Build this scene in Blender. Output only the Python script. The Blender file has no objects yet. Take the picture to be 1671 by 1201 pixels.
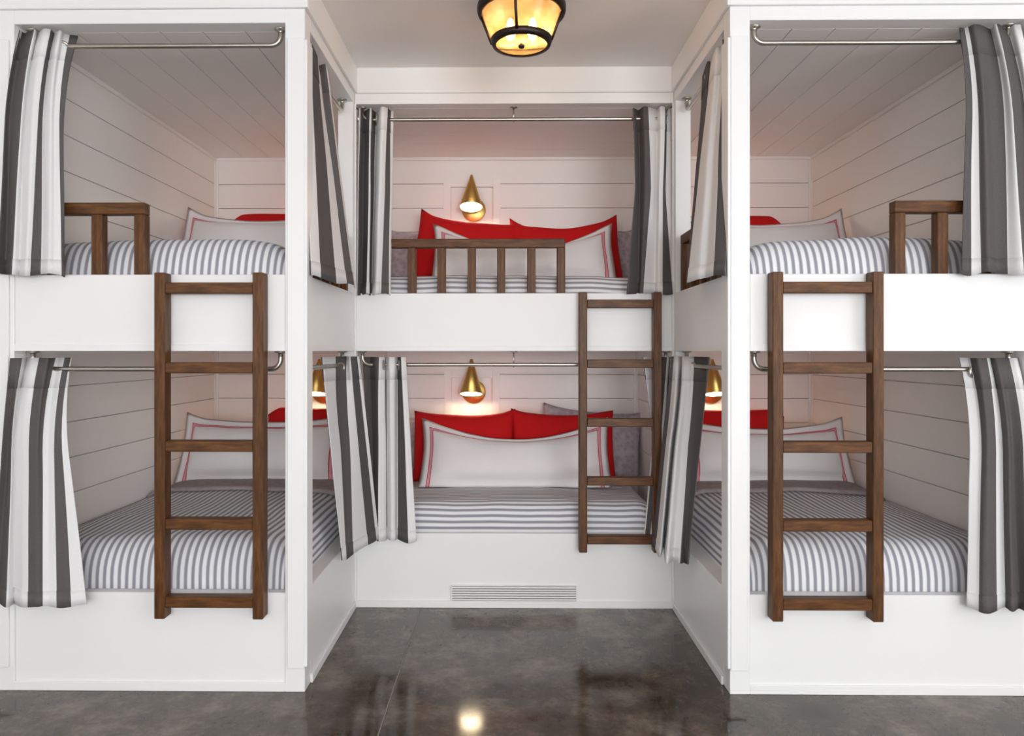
import bpy, bmesh, math, random
from mathutils import Vector, Matrix, noise
random.seed(4)
S = bpy.context.scene
C = S.collection
PI = math.pi

# ------------------------------------------------------------------ camera
cam_d = bpy.data.cameras.new('camera')
cam = bpy.data.objects.new('camera', cam_d)
C.objects.link(cam)
cam.location = (0.0, -2.85, 1.375)
cam.rotation_euler = (PI / 2, 0, math.atan(0.0116))
cam_d.sensor_fit = 'HORIZONTAL'
cam_d.sensor_width = 36.0
cam_d.lens = 36.0 * 1157.0 / 1671.0
cam_d.shift_x = 0.01466
cam_d.shift_y = -0.01646
cam_d.clip_start = 0.02
S.camera = cam

# ------------------------------------------------------------------ world, daylight, exposure
W = bpy.data.worlds.new('daylight')
S.world = W
W.use_nodes = True
W.node_tree.nodes['Background'].inputs[0].default_value = (0.86, 0.93, 1.0, 1)
W.node_tree.nodes['Background'].inputs[1].default_value = 1.0

def area(name, loc, rot, sx, sy, power, col):
    d = bpy.data.lights.new(name, 'AREA')
    d.shape = 'RECTANGLE'; d.size = sx; d.size_y = sy
    d.energy = power; d.color = col
    o = bpy.data.objects.new(name, d); C.objects.link(o)
    o.location = loc; o.rotation_euler = rot
    return o
# daylight entering through the windows of the right-hand wall and of the wall behind the camera
area('window_daylight', (3.93, -3.35, 1.55), (0, PI / 2 + 0.4, 0), 1.9, 2.2, 36, (0.97, 0.985, 1.0))
area('window_daylight', (1.75, -7.93, 1.55), (PI / 2 + 0.5, 0, 0), 2.7, 1.9, 176, (0.97, 0.985, 1.0))
area('window_daylight', (-1.75, -7.93, 1.55), (PI / 2 + 0.5, 0, 0), 2.7, 1.9, 72, (0.97, 0.985, 1.0))

vs = S.view_settings
vs.view_transform = 'Standard'; vs.look = 'None'; vs.gamma = 1.0
vs.use_curve_mapping = False
vs.exposure = 0.45
S.cycles.use_denoising = True
S.cycles.max_bounces = 10
S.cycles.diffuse_bounces = 6
S.cycles.transparent_max_bounces = 16

# ------------------------------------------------------------------ materials
M = {}
def new_mat(name):
    m = bpy.data.materials.new(name); m.use_nodes = True
    nt = m.node_tree
    b = nt.nodes['Principled BSDF']
    M[name] = m
    return m, nt, b
def lk(nt, a, b): nt.links.new(a, b)
def nd(nt, t, **kw):
    n = nt.nodes.new(t)
    for k, v in kw.items(): setattr(n, k, v)
    return n
def math_n(nt, op, a, b=None):
    n = nd(nt, 'ShaderNodeMath', operation=op)
    for i, v in enumerate((a, b)):
        if v is None: continue
        if isinstance(v, (int, float)): n.inputs[i].default_value = v
        else: lk(nt, v, n.inputs[i])
    return n.outputs[0]
def ramp(nt, fac, stops, interp='LINEAR'):
    r = nd(nt, 'ShaderNodeValToRGB')
    r.color_ramp.interpolation = interp
    el = r.color_ramp.elements
    while len(el) < len(stops): el.new(0.5)
    for e, (p, c) in zip(el, stops):
        e.position = p; e.color = (*c, 1)
    lk(nt, fac, r.inputs[0])
    return r.outputs[0]
def bump(nt, b, h, strength, dist=0.01):
    n = nd(nt, 'ShaderNodeBump'); n.inputs['Strength'].default_value = strength
    n.inputs['Distance'].default_value = dist
    lk(nt, h, n.inputs['Height']); lk(nt, n.outputs[0], b.inputs['Normal'])
def obj_noise(nt, scale, detail=4, rough=0.55, sc=(1, 1, 1)):
    tc = nd(nt, 'ShaderNodeTexCoord'); mp = nd(nt, 'ShaderNodeMapping')
    mp.inputs['Scale'].default_value = sc
    n = nd(nt, 'ShaderNodeTexNoise'); n.inputs['Scale'].default_value = scale
    n.inputs['Detail'].default_value = detail; n.inputs['Roughness'].default_value = rough
    lk(nt, tc.outputs['Object'], mp.inputs[0]); lk(nt, mp.outputs[0], n.inputs['Vector'])
    return n.outputs['Fac']

def paint(name, col, rough):
    m, nt, b = new_mat(name)
    f = obj_noise(nt, 2.5, 3)
    lk(nt, ramp(nt, f, [(0.3, tuple(c * 0.985 for c in col)), (0.7, col)]), b.inputs['Base Color'])
    b.inputs['Roughness'].default_value = rough
    bump(nt, b, obj_noise(nt, 60, 2), 0.03, 0.002)
paint('white_paint', (0.86, 0.856, 0.852), 0.38)
paint('shiplap_paint', (0.90, 0.868, 0.842), 0.45)  # same paint as the fronts; interior brightness and warm bounce put into the colour
paint('ceiling_paint', (0.92, 0.90, 0.885), 0.6)
paint('room_paint', (0.86, 0.85, 0.84), 0.6)
paint('recess_paint', (0.55, 0.52, 0.49), 0.7)
paint('grille_shadow', (0.26, 0.225, 0.215), 0.7)  # dark tone painted as the shade in the grille gaps
paint('joint_filler', (0.30, 0.27, 0.24), 0.5)

def wood(name, sc):
    m, nt, b = new_mat(name)
    f = obj_noise(nt, 9, 6, 0.6, sc)
    g = obj_noise(nt, 30, 3, 0.5, tuple(1 + (s - 1) * 0.7 for s in sc))
    mix = math_n(nt, 'ADD', math_n(nt, 'MULTIPLY', f, 0.7), math_n(nt, 'MULTIPLY', g, 0.3))
    col = ramp(nt, mix, [(0.30, (0.034, 0.0118, 0.003)), (0.5, (0.098, 0.037, 0.0095)), (0.72, (0.205, 0.085, 0.025))])
    lk(nt, col, b.inputs['Base Color'])
    b.inputs['Roughness'].default_value = 0.42
    b.inputs['Specular IOR Level'].default_value = 0.28
    bump(nt, b, mix, 0.12, 0.003)
wood('walnut_upright', (6, 6, 0.6))
wood('walnut_rung', (0.6, 6, 6))
wood('walnut_depth', (6, 0.6, 6))

m, nt, b = new_mat('concrete')
n1 = obj_noise(nt, 1.6, 8, 0.65); n2 = obj_noise(nt, 7, 8, 0.7); n3 = obj_noise(nt, 60, 3, 0.6)
mx = math_n(nt, 'ADD', math_n(nt, 'MULTIPLY', n1, 0.55), math_n(nt, 'ADD', math_n(nt, 'MULTIPLY', n2, 0.35), math_n(nt, 'MULTIPLY', n3, 0.1)))
lk(nt, ramp(nt, mx, [(0.38, (0.024, 0.017, 0.0105)), (0.5, (0.088, 0.067, 0.050)), (0.62, (0.23, 0.19, 0.15))]), b.inputs['Base Color'])
lk(nt, ramp(nt, n2, [(0.3, (0.07,) * 3), (0.75, (0.16,) * 3)]), b.inputs['Roughness'])
b.inputs['Specular IOR Level'].default_value = 0.55
bump(nt, b, n2, 0.04, 0.003)

def metal(name, col, rough):
    m, nt, b = new_mat(name)
    b.inputs['Base Color'].default_value = (*col, 1)
    b.inputs['Metallic'].default_value = 1.0
    b.inputs['Roughness'].default_value = rough
    bump(nt, b, obj_noise(nt, 40, 2), 0.02, 0.001)
metal('nickel', (0.52, 0.48, 0.43), 0.28)
metal('brass', (0.62, 0.40, 0.12), 0.33)
metal('bronze', (0.055, 0.04, 0.035), 0.45)

def fabric(name, col, rough=0.9, pattern=0.0, scale=300):
    m, nt, b = new_mat(name)
    f = obj_noise(nt, scale, 2)
    lo = tuple(c * 0.9 for c in col)
    if pattern:
        v = nd(nt, 'ShaderNodeTexVoronoi', feature='SMOOTH_F1'); v.inputs['Scale'].default_value = 34
        tc = nd(nt, 'ShaderNodeTexCoord'); lk(nt, tc.outputs['Object'], v.inputs['Vector'])
        f2 = math_n(nt, 'ADD', math_n(nt, 'MULTIPLY', v.outputs['Distance'], 0.7), math_n(nt, 'MULTIPLY', f, 0.35))
        lk(nt, ramp(nt, f2, [(0.25, tuple(c * (1 - pattern) for c in col)), (0.6, tuple(min(1, c * (1 + pattern)) for c in col))]), b.inputs['Base Color'])
    else:
        lk(nt, ramp(nt, f, [(0.3, lo), (0.7, col)]), b.inputs['Base Color'])
    b.inputs['Roughness'].default_value = rough
    b.inputs['Specular IOR Level'].default_value = 0.2
    bump(nt, b, f, 0.15, 0.002)
fabric('red_cotton', (0.60, 0.010, 0.012), 0.85)
fabric('lavender_damask', (0.44, 0.385, 0.43), 0.8, 0.2)
fabric('mauve_blanket', (0.34, 0.285, 0.295), 0.9, 0.12)

# wide striped curtain cloth: U counts stripes
m, nt, b = new_mat('curtain_cloth')
uv = nd(nt, 'ShaderNodeUVMap'); sp = nd(nt, 'ShaderNodeSeparateXYZ'); lk(nt, uv.outputs[0], sp.inputs[0])
fr = math_n(nt, 'FRACT', math_n(nt, 'MULTIPLY', sp.outputs[0], 0.5))
stripe = math_n(nt, 'GREATER_THAN', fr, 0.5)
wv = obj_noise(nt, 500, 2)
mixc = nd(nt, 'ShaderNodeMix', data_type='RGBA')
lk(nt, stripe, mixc.inputs[0])
lk(nt, ramp(nt, wv, [(0.3, (0.092, 0.084, 0.083)), (0.7, (0.135, 0.124, 0.122))]), mixc.inputs[6])
lk(nt, ramp(nt, wv, [(0.3, (0.74, 0.73, 0.735)), (0.7, (0.82, 0.81, 0.81))]), mixc.inputs[7])
lk(nt, mixc.outputs[2], b.inputs['Base Color'])
b.inputs['Roughness'].default_value = 0.9
b.inputs['Specular IOR Level'].default_value = 0.15
bump(nt, b, wv, 0.12, 0.001)

# narrow ticking stripe of the bed covers: U is metres across the stripes
m, nt, b = new_mat('ticking_cloth')
uv = nd(nt, 'ShaderNodeUVMap'); sp = nd(nt, 'ShaderNodeSeparateXYZ'); lk(nt, uv.outputs[0], sp.inputs[0])
fr = math_n(nt, 'FRACT', math_n(nt, 'MULTIPLY', sp.outputs[0], 1 / 0.0305))
W_, G_ = (0.80, 0.80, 0.82), (0.29, 0.29, 0.33)
lk(nt, ramp(nt, fr, [(0.0, W_), (0.40, W_), (0.50, (0.45, 0.45, 0.49)), (0.60, G_), (0.82, G_), (0.92, (0.45, 0.45, 0.49)), (1.0, W_)]), b.inputs['Base Color'])
b.inputs['Roughness'].default_value = 0.9
b.inputs['Specular IOR Level'].default_value = 0.15
bump(nt, b, obj_noise(nt, 220, 2), 0.1, 0.002)

# white sham: U, V are metres from the side and top edges; embroidered red line runs along the flange
m, nt, b = new_mat('sham_cotton')
uv = nd(nt, 'ShaderNodeUVMap'); sp = nd(nt, 'ShaderNodeSeparateXYZ'); lk(nt, uv.outputs[0], sp.inputs[0])
mn = math_n(nt, 'MULTIPLY', math_n(nt, 'MINIMUM', sp.outputs[0], sp.outputs[1]), 5.0)
Wh, Rd, Pk = (0.82, 0.79, 0.79), (0.62, 0.06, 0.13), (0.74, 0.36, 0.42)
lk(nt, ramp(nt, mn, [(0.0, Wh), (0.225, Rd), (0.25, Pk), (0.315, Rd), (0.34, Wh)], 'CONSTANT'), b.inputs['Base Color'])
b.inputs['Roughness'].default_value = 0.85
b.inputs['Specular IOR Level'].default_value = 0.2
bump(nt, b, obj_noise(nt, 9, 4, 0.6), 0.12, 0.02)

def emit(name, col, strength):
    m, nt, b = new_mat(name)
    b.inputs['Base Color'].default_value = (0.9, 0.9, 0.88, 1)
    b.inputs['Emission Color'].default_value = (*col, 1)
    b.inputs['Emission Strength'].default_value = strength
emit('lamp_diffuser', (1.0, 0.80, 0.52), 23.0)
emit('bulb_glow', (1.0, 0.78, 0.48), 80.0)

# seeded amber glass of the ceiling fixture
m, nt, b = new_mat('amber_glass')
out = nt.nodes['Material Output']
f = obj_noise(nt, 14, 4, 0.6)
colr = ramp(nt, f, [(0.30, (0.46, 0.26, 0.085)), (0.52, (0.70, 0.44, 0.18)), (0.72, (0.90, 0.68, 0.40))])
tr = nd(nt, 'ShaderNodeBsdfTransparent'); tl = nd(nt, 'ShaderNodeBsdfTranslucent'); gl = nd(nt, 'ShaderNodeBsdfGlossy')
gl.inputs['Roughness'].default_value = 0.06
lk(nt, colr, tr.inputs[0]); lk(nt, colr, tl.inputs[0])
m1 = nd(nt, 'ShaderNodeMixShader'); m1.inputs[0].default_value = 0.22
lk(nt, tr.outputs[0], m1.inputs[1]); lk(nt, tl.outputs[0], m1.inputs[2])
fz = nd(nt, 'ShaderNodeFresnel'); fz.inputs[0].default_value = 1.5
m2 = nd(nt, 'ShaderNodeMixShader'); lk(nt, fz.outputs[0], m2.inputs[0])
lk(nt, m1.outputs[0], m2.inputs[1]); lk(nt, gl.outputs[0], m2.inputs[2])
lk(nt, m2.outputs[0], out.inputs[0])

m, nt, b = new_mat('window_glass')
out = nt.nodes['Material Output']
tr = nd(nt, 'ShaderNodeBsdfTransparent'); gl = nd(nt, 'ShaderNodeBsdfGlossy'); gl.inputs['Roughness'].default_value = 0.02
mx = nd(nt, 'ShaderNodeMixShader'); mx.inputs[0].default_value = 0.06
lk(nt, tr.outputs[0], mx.inputs[1]); lk(nt, gl.outputs[0], mx.inputs[2]); lk(nt, mx.outputs[0], out.inputs[0])

# ------------------------------------------------------------------ building helpers
def tag(o, label=None, cat=None, group=None, kind=None):
    if label: o['label'] = label
    if cat: o['category'] = cat
    if group: o['group'] = group
    if kind: o['kind'] = kind
    return o
def link(name, me, mat, parent=None):
    o = bpy.data.objects.new(name, me)
    C.objects.link(o)
    if mat: me.materials.append(M[mat])
    if parent is not None:
        o.parent = parent
        o.matrix_parent_inverse = Matrix.Translation(-parent.location)
    return o
def from_data(name, verts, faces, mat, parent=None, smooth=False, uvs=None):
    """one mesh object; origin at the centre of its base; uvs = one (u, v) per vertex"""
    xs, ys, zs = zip(*verts)
    org = Vector(((min(xs) + max(xs)) / 2, (min(ys) + max(ys)) / 2, min(zs)))
    me = bpy.data.meshes.new(name)
    me.from_pydata([Vector(v) - org for v in verts], [], faces)
    if uvs:
        ul = me.uv_layers.new(name='UVMap')
        for lp in me.loops: ul.data[lp.index].uv = uvs[lp.vertex_index]
    if smooth:
        me.polygons.foreach_set('use_smooth', [True] * len(me.polygons))
    o = link(name, me, mat, parent)
    o.location = org
    return o
def box(name, x0, x1, y0, y1, z0, z1, mat, parent=None, bevel=0.0):
    org = Vector(((x0 + x1) / 2, (y0 + y1) / 2, z0))
    bm = bmesh.new()
    bmesh.ops.create_cube(bm, size=1.0)
    for v in bm.verts:
        v.co = Vector((v.co.x * (x1 - x0), v.co.y * (y1 - y0), (v.co.z + 0.5) * (z1 - z0)))
    if bevel:
        bmesh.ops.bevel(bm, geom=bm.edges[:], offset=bevel, segments=1, affect='EDGES', profile=0.5)
    me = bpy.data.meshes.new(name); bm.to_mesh(me); bm.free()
    o = link(name, me, mat, parent)
    o.location = org
    return o
def empty(name, loc):
    o = bpy.data.objects.new(name, None); C.objects.link(o)
    o.location = loc; o.empty_display_size = 0.1
    return o
def tube(name, pts, r, mat, parent=None, n=12, caps=True):
    pts = [Vector(p) for p in pts]
    verts, faces = [], []
    t0 = (pts[1] - pts[0]).normalized()
    up = Vector((0, 0, 1)) if abs(t0.z) < 0.9 else Vector((1, 0, 0))
    a = t0.cross(up).normalized()
    for i, p in enumerate(pts):
        if i == 0: t = t0
        elif i == len(pts) - 1: t = (pts[-1] - pts[-2]).normalized()
        else: t = ((pts[i + 1] - p).normalized() + (p - pts[i - 1]).normalized()).normalized()
        a = (a - t * a.dot(t)).normalized()
        bb = t.cross(a)
        rr = r[i] if isinstance(r, (list, tuple)) else r
        for k in range(n):
            w = 2 * PI * k / n
            verts.append(tuple(p + a * (math.cos(w) * rr) + bb * (math.sin(w) * rr)))
    for i in range(len(pts) - 1):
        for k in range(n):
            faces.append((i * n + k, i * n + (k + 1) % n, (i + 1) * n + (k + 1) % n, (i + 1) * n + k))
    if caps:
        faces.append(tuple(range(n))[::-1]); faces.append(tuple((len(pts) - 1) * n + k for k in range(n)))
    return from_data(name, verts, faces, mat, parent, smooth=True)
def lathe(name, prof, centre, axis, mat, parent=None, n=32, smooth=True):
    """prof: (distance along axis, radius)"""
    ax = Vector(axis).normalized()
    up = Vector((0, 0, 1)) if abs(ax.z) < 0.9 else Vector((1, 0, 0))
    a = ax.cross(up).normalized(); bb = ax.cross(a)
    verts, faces = [], []
    c = Vector(centre)
    for d, r in prof:
        for k in range(n):
            w = 2 * PI * k / n
            verts.append(tuple(c + ax * d + a * (math.cos(w) * r) + bb * (math.sin(w) * r)))
    for i in range(len(prof) - 1):
        for k in range(n):
            faces.append((i * n + k, i * n + (k + 1) % n, (i + 1) * n + (k + 1) % n, (i + 1) * n + k))
    o = from_data(name, verts, faces, mat, parent, smooth=smooth)
    return o
def torus(name, centre, axis, R, r, mat, parent, n=20, k=8):
    prof = []
    for i in range(k + 1):
        w = 2 * PI * i / k
        prof.append((math.sin(w) * r, R + math.cos(w) * r))
    return lathe(name, prof, centre, axis, mat, parent, n)
def struct(o, label=None):
    o['kind'] = 'structure'
    if label: o['label'] = label
    return o

# ------------------------------------------------------------------ the room
LW, RW = -1.99, 2.085            # outer shiplap faces of the side bunks
AL, AR = -0.808, 0.90            # sides of the alcove
PL, PR = -0.888, 0.98            # inner faces of the two posts
YR, YB = 0.945, 2.0              # face of the rear bunk, face of the back boards
ZC = 2.89
WP, SP = 'white_paint', 'shiplap_paint'

floor = struct(box('floor', -4.0, 4.0, -8.0, 2.14, -0.16, -0.008, 'recess_paint'), 'polished dark concrete floor')
box('concrete_slab', -4.0, -0.457, -8.0, 2.14, -0.10, 0.0, 'concrete', floor, 0.002)
box('concrete_slab', -0.453, 4.0, -8.0, 2.14, -0.10, 0.0, 'concrete', floor, 0.002)
box('joint_filler', -0.457, -0.453, -8.0, 2.14, -0.05, -0.0006, 'joint_filler', floor)
struct(box('ceiling', -4.0, 4.0, -8.0, 2.14, ZC, ZC + 0.08, 'ceiling_paint'), 'plain white painted ceiling')

def holed_wall(name, label, axis, at, thick, span, holes):
    """room wall with window openings; pieces are children of one structure root"""
    root = struct(empty(name, (at, -3, 0) if axis == 'X' else (0, at, 0)), label)
    def piece(a, b_, z0, z1):
        if axis == 'X': box('wall_panel', at, at + thick, a, b_, z0, z1, 'room_paint', root)
        else: box('wall_panel', a, b_, at, at + thick, z0, z1, 'room_paint', root)
    cur = span[0]
    for (a, b_, z0, z1) in holes:
        piece(cur, a, 0, ZC); piece(a, b_, 0, z0); piece(a, b_, z1, ZC)
        cur = b_
    piece(cur, span[1], 0, ZC)
    return root
holed_wall('wall_room_right', 'white room wall with a wide window', 'X', 4.0, 0.1, (-8.0, 0.0), [(-4.5, -2.2, 0.55, 2.55)])
holed_wall('wall_room_behind', 'white room wall with two windows', 'Y', -8.1, 0.1, (-4.0, 4.0), [(-3.15, -0.35, 0.55, 2.55), (0.35, 3.15, 0.55, 2.55)])
struct(box('wall_room_left', -4.1, -4.0, -8.0, 0.0, 0, ZC, 'room_paint'), 'plain white room wall')
struct(box('wall_front_left', -4.0, -2.09, 0.0, 0.08, 0, ZC, WP), 'white wall beside the left bunk')
struct(box('wall_front_right', 2.185, 4.0, 0.0, 0.08, 0, ZC, WP), 'white wall beside the right bunk')
def window(n, axis, at, a, b_, z0, z1):
    mid, zm = (a + b_) / 2, (z0 + z1) / 2
    root = struct(empty('window_%d' % n, (at, mid, z0) if axis == 'X' else (mid, at, z0)), 'window with white frame')
    def bar(nm, p0, p1, q0, q1, mat, t0=-0.03, t1=0.03):
        if axis == 'X': box(nm, at + t0, at + t1, p0, p1, q0, q1, mat, root)
        else: box(nm, p0, p1, at + t0, at + t1, q0, q1, mat, root)
    bar('window_frame', a, b_, z0, z0 + 0.05, WP); bar('window_frame', a, b_, z1 - 0.05, z1, WP)
    bar('window_frame', a, a + 0.05, z0, z1, WP); bar('window_frame', b_ - 0.05, b_, z0, z1, WP)
    bar('mullion', mid - 0.02, mid + 0.02, z0, z1, WP)
    for (p, q) in ((a + 0.05, mid - 0.02), (mid + 0.02, b_ - 0.05)):
        bar('pane', p, q, z0 + 0.05, z1 - 0.05, 'window_glass', -0.004, 0.004)
window(1, 'X', 4.05, -4.5, -2.2, 0.55, 2.55)
window(2, 'Y', -8.05, -3.15, -0.35, 0.55, 2.55)
window(3, 'Y', -8.05, 0.35, 3.15, 0.55, 2.55)

# ------------------------------------------------------------------ shiplap shell of the bunks
G = 0.0015
ROWS_UP = [2.70, 2.52, 2.354, 2.19, 2.025, 1.86, 1.695, 1.455]
ROWS_LO = [1.393, 1.216, 1.052, 0.888, 0.724, 0.56, 0.395, 0.30]
def rows():
    for R in (ROWS_UP, ROWS_LO):
        for hi, lo in zip(R, R[1:]): yield lo + G, hi - G

wb = struct(box('wall_back', -2.12, 2.22, 2.06, 2.14, 0, ZC, SP), 'white shiplap back wall of the bunks')
def bay(x0, x1, niches):
    for lo, hi in rows():
        cut = None
        for (n0, n1, nz0, nz1) in niches:
            if lo < nz1 - 0.04 and hi > nz0 + 0.02: cut = (n0, n1)
        segs = [(x0, x1)] if not cut else [(x0, cut[0] + 0.001), (cut[1] - 0.001, x1)]
        for a, b_ in segs: box('shiplap_board', a, b_, YB, YB + 0.014, lo, hi, SP, wb, 0.0015)
    for (n0, n1, nz0, nz1) in niches:
        t = 0.05; f = YB - 0.003
        box('niche_frame', n0, n0 + t, f, 2.06, nz0, nz1, SP, wb, 0.001)
        box('niche_frame', n1 - t, n1, f, 2.06, nz0, nz1, SP, wb, 0.001)
        box('niche_frame', n0 + t, n1 - t, f, 2.06, nz1 - t, nz1, SP, wb, 0.001)
        box('niche_frame', n0 + t, n1 - t, f, 2.06, nz0, nz0 + t, SP, wb, 0.001)
        box('niche_panel', n0 + t, n1 - t, YB + 0.034, 2.06, nz0 + t, nz1 - t, SP, wb)
    for z in (2.685, ):
        box('cove_trim', x0, x1, YB - 0.014, YB, z - 0.006, 2.70, SP, wb, 0.003)
    for a, b_ in ((x0, x0 + 0.022), (x1 - 0.022, x1)):
        box('corner_trim', a, b_, YB - 0.006, YB, 1.455, 2.68, SP, wb, 0.0015)
        box('corner_trim', a, b_, YB - 0.006, YB, 0.35, 1.39, SP, wb, 0.0015)
def niche(xc, dz): return [(xc - 0.195, xc + 0.195, 1.96, 2.55), (xc - 0.19, xc + 0.19, 0.62, 1.243)]
SCX = {'left': -1.265, 'rear': -0.228, 'right': 1.40}
bay(LW, PL + 0.012, niche(SCX['left'], 0))
bay(AL, AR, niche(SCX['rear'], 0))
bay(PR - 0.012, RW, niche(SCX['right'], 0))

def side_wall(name, label, face, d, y0, y1, core):
    """boards on the face X = face, body behind in direction d"""
    a, b_ = sorted((face + d * 0.016, face + d * core))
    root = struct(box(name, a, b_, y0, 2.06, 0, ZC, SP), label)
    for lo, hi in rows():
        p, q = sorted((face, face + d * 0.014))
        box('shiplap_board', p, q, y0, y1, lo, hi, SP, root, 0.0015)
    p, q = sorted((face, face - d * 0.014))
    box('cove_trim', p, q, y0, y1 - 0.014, 2.679, 2.70, SP, root, 0.003)
    p, q = sorted((face, face - d * 0.006))
    for z0, z1 in ((1.455, 2.68), (0.35, 1.39)):
        box('corner_trim', p, q, y1 - 0.022, y1 - 0.006, z0, z1, SP, root, 0.001)
    return root
side_wall('wall_left', 'white shiplap wall inside the left bunk', LW, -1, 0.081, YB, 0.13)
side_wall('wall_right', 'white shiplap wall inside the right bunk', RW, 1, 0.081, YB, 0.13)
side_wall('wall_partition_left', 'white partition between left and rear bunks', AL, -1, 1.021, YB, 0.068)
side_wall('wall_partition_right', 'white partition between rear and right bunks', AR, 1, 1.021, YB, 0.068)

def bunk_ceiling(name, label, x0, x1, y0, edges, axis):
    root = struct(box(name, x0, x1, y0, 2.06, 2.716, 2.75, SP), label)
    for a, b_ in zip(edges, edges[1:]):
        if axis == 'X': box('ceiling_board', a + G, b_ - G, y0, YB, 2.70, 2.714, SP, root, 0.0015)
        else: box('ceiling_board', x0, x1, a + G, b_ - G, 2.70, 2.714, SP, root, 0.0015)
bunk_ceiling('ceiling_left', 'board ceiling of the left bunk', LW, PL, 0.081, [LW, -1.791, -1.613, -1.435, -1.257, -1.079, PL], 'X')
bunk_ceiling('ceiling_right', 'board ceiling of the right bunk', PR, RW, 0.081, [PR, 1.181, 1.358, 1.535, 1.712, 1.888, RW], 'X')
bunk_ceiling('ceiling_rear', 'board ceiling of the rear bunk', AL, AR, 1.021, [1.021, 1.15, 1.315, 1.48, 1.645, 1.81, YB], 'Y')

# ------------------------------------------------------------------ built-in bunks
RB = 0.003
def side_bunk(name, label, wall, post_in, alc, sgn):
    """sgn +1: left bunk (alcove lies towards +X)"""
    o = empty(name, ((wall + alc) / 2, 0.5, 0))
    tag(o, label, 'bunk bed', 'built-in white bunks')
    X = lambda a, b_: sorted((a, b_))
    xi = X(wall, post_in); xp = X(post_in, alc)
    out = alc + sgn * 0.012
    B = lambda nm, x, y0, y1, z0, z1, bev=RB, mat=WP: box(nm, x[0], x[1], y0, y1, z0, z1, mat, o, bev)
    # front face
    B('base_panel', xi, 0.008, 0.075, 0.0, 0.397)
    B('bed_rail', xi, 0.004, 0.075, 1.375, 1.685)
    B('rail_bead', xi, 0.0, 0.004, 1.375, 1.402, 0.001)
    B('base_moulding', xi, 0.0, 0.008, 0.0, 0.037, 0.002)
    B('header', xi, 0.0, 0.08, 2.70, ZC, 0.002)
    # alcove face
    B('base_panel', xp, 0.08, 0.905, 0.0, 0.397)
    B('bed_rail', xp, 0.08, 0.905, 1.375, 1.685)
    B('rail_bead', X(alc, alc + sgn * 0.004), 0.08, 0.93, 1.375, 1.402, 0.001)
    B('base_moulding', X(alc, alc + sgn * 0.010), 0.08, 0.935, 0.0, 0.037, 0.002)
    B('header', xp, 0.08, YR, 2.70, ZC, 0.002)
    # posts
    B('post', xp, 0.0, 0.08, 0.0, ZC, 0.002)
    B('post_board', X(post_in + sgn * 0.012, alc + sgn * 0.0), -0.012, 0.0, 0.099, 2.634, 0.002)
    B('post_board', X(alc, out), -0.010, 0.072, 0.106, 2.628, 0.002)
    B('corner_post', xp, 0.905, YR, 0.0, 2.70, 0.002)
    B('corner_bead', X(alc, alc + sgn * 0.010), YR - 0.010, YR, 0.037, 2.70, 0.003)
    ow = X(wall - sgn * 0.10, wall)
    B('post', ow, 0.0, 0.08, 0.0, ZC, 0.002)
    B('post_board', X(wall - sgn * 0.10, wall - sgn * 0.016), -0.012, 0.0, 0.099, 2.634, 0.002)
    # crown fascia
    B('crown_fascia', X(wall - sgn * 0.10, alc + sgn * 0.015), -0.015, 0.0, 2.755, ZC, 0.002)
    B('crown_fascia', X(alc, alc + sgn * 0.015), 0.0, YR, 2.755, ZC, 0.002)
    # decks
    B('deck', xi, 0.075, 1.999, 0.335, 0.39, 0.002)
    B('deck', xi, 0.075, 1.999, 1.397, 1.452, 0.002)
    return o
side_bunk('bunk_bed', 'white built-in bunk on the left with side opening', LW, PL, AL, 1)
side_bunk('bunk_bed', 'white built-in bunk on the right with side opening', RW, PR, AR, -1)
o = empty('bunk_bed', (0.046, 1.4, 0))
tag(o, 'white built-in bunk at the rear of the alcove', 'bunk bed', 'built-in white bunks')
for nm, y0, y1, z0, z1 in (('base_panel', YR + 0.008, 1.02, 0, 0.397), ('bed_rail', YR + 0.004, 1.02, 1.375, 1.685),
                           ('rail_bead', YR, YR + 0.004, 1.375, 1.402), ('base_moulding', YR - 0.002, YR + 0.008, 0, 0.037),
                           ('header', YR, 1.02, 2.70, ZC), ('deck', 1.02, 1.999, 0.335, 0.39), ('deck', 1.02, 1.999, 1.397, 1.452)):
    box(nm, AL, AR, y0, y1, z0, z1, WP, o, 0.002)
box('crown_fascia', AL + 0.015, AR - 0.015, YR - 0.015, YR, 2.755, ZC, WP, o, 0.002)
for xx in (AL, AR - 0.012): box('corner_bead', xx, xx + 0.012, YR - 0.004, YR + 0.008, 0.037, 0.397, WP, o, 0.003)

# ------------------------------------------------------------------ ventilation grille in the rear base panel
g = empty('vent_grille', (0.047, YR + 0.008, 0.04))
tag(g, 'white slatted vent grille low in the rear bed base', 'vent grille')
gy = YR + 0.008
box('grille_gap_shade', -0.284, 0.379, gy - 0.003, gy, 0.040, 0.116, 'grille_shadow', g)  # flat sheet on the solid panel, coloured dark for the shade between slats
for k in range(6):
    z = 0.042 + k * 0.0128
    box('slat', -0.284, 0.379, gy - 0.012, gy - 0.003, z, z + 0.0072, WP, g, 0.001)
for xx in (-0.290, 0.379): box('grille_frame', xx, xx + 0.006, gy - 0.012, gy, 0.037, 0.119, WP, g, 0.001)
for zz in (0.036, 0.1175): box('grille_frame', -0.284, 0.379, gy - 0.012, gy - 0.003, zz, zz + 0.0035, WP, g)

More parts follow.
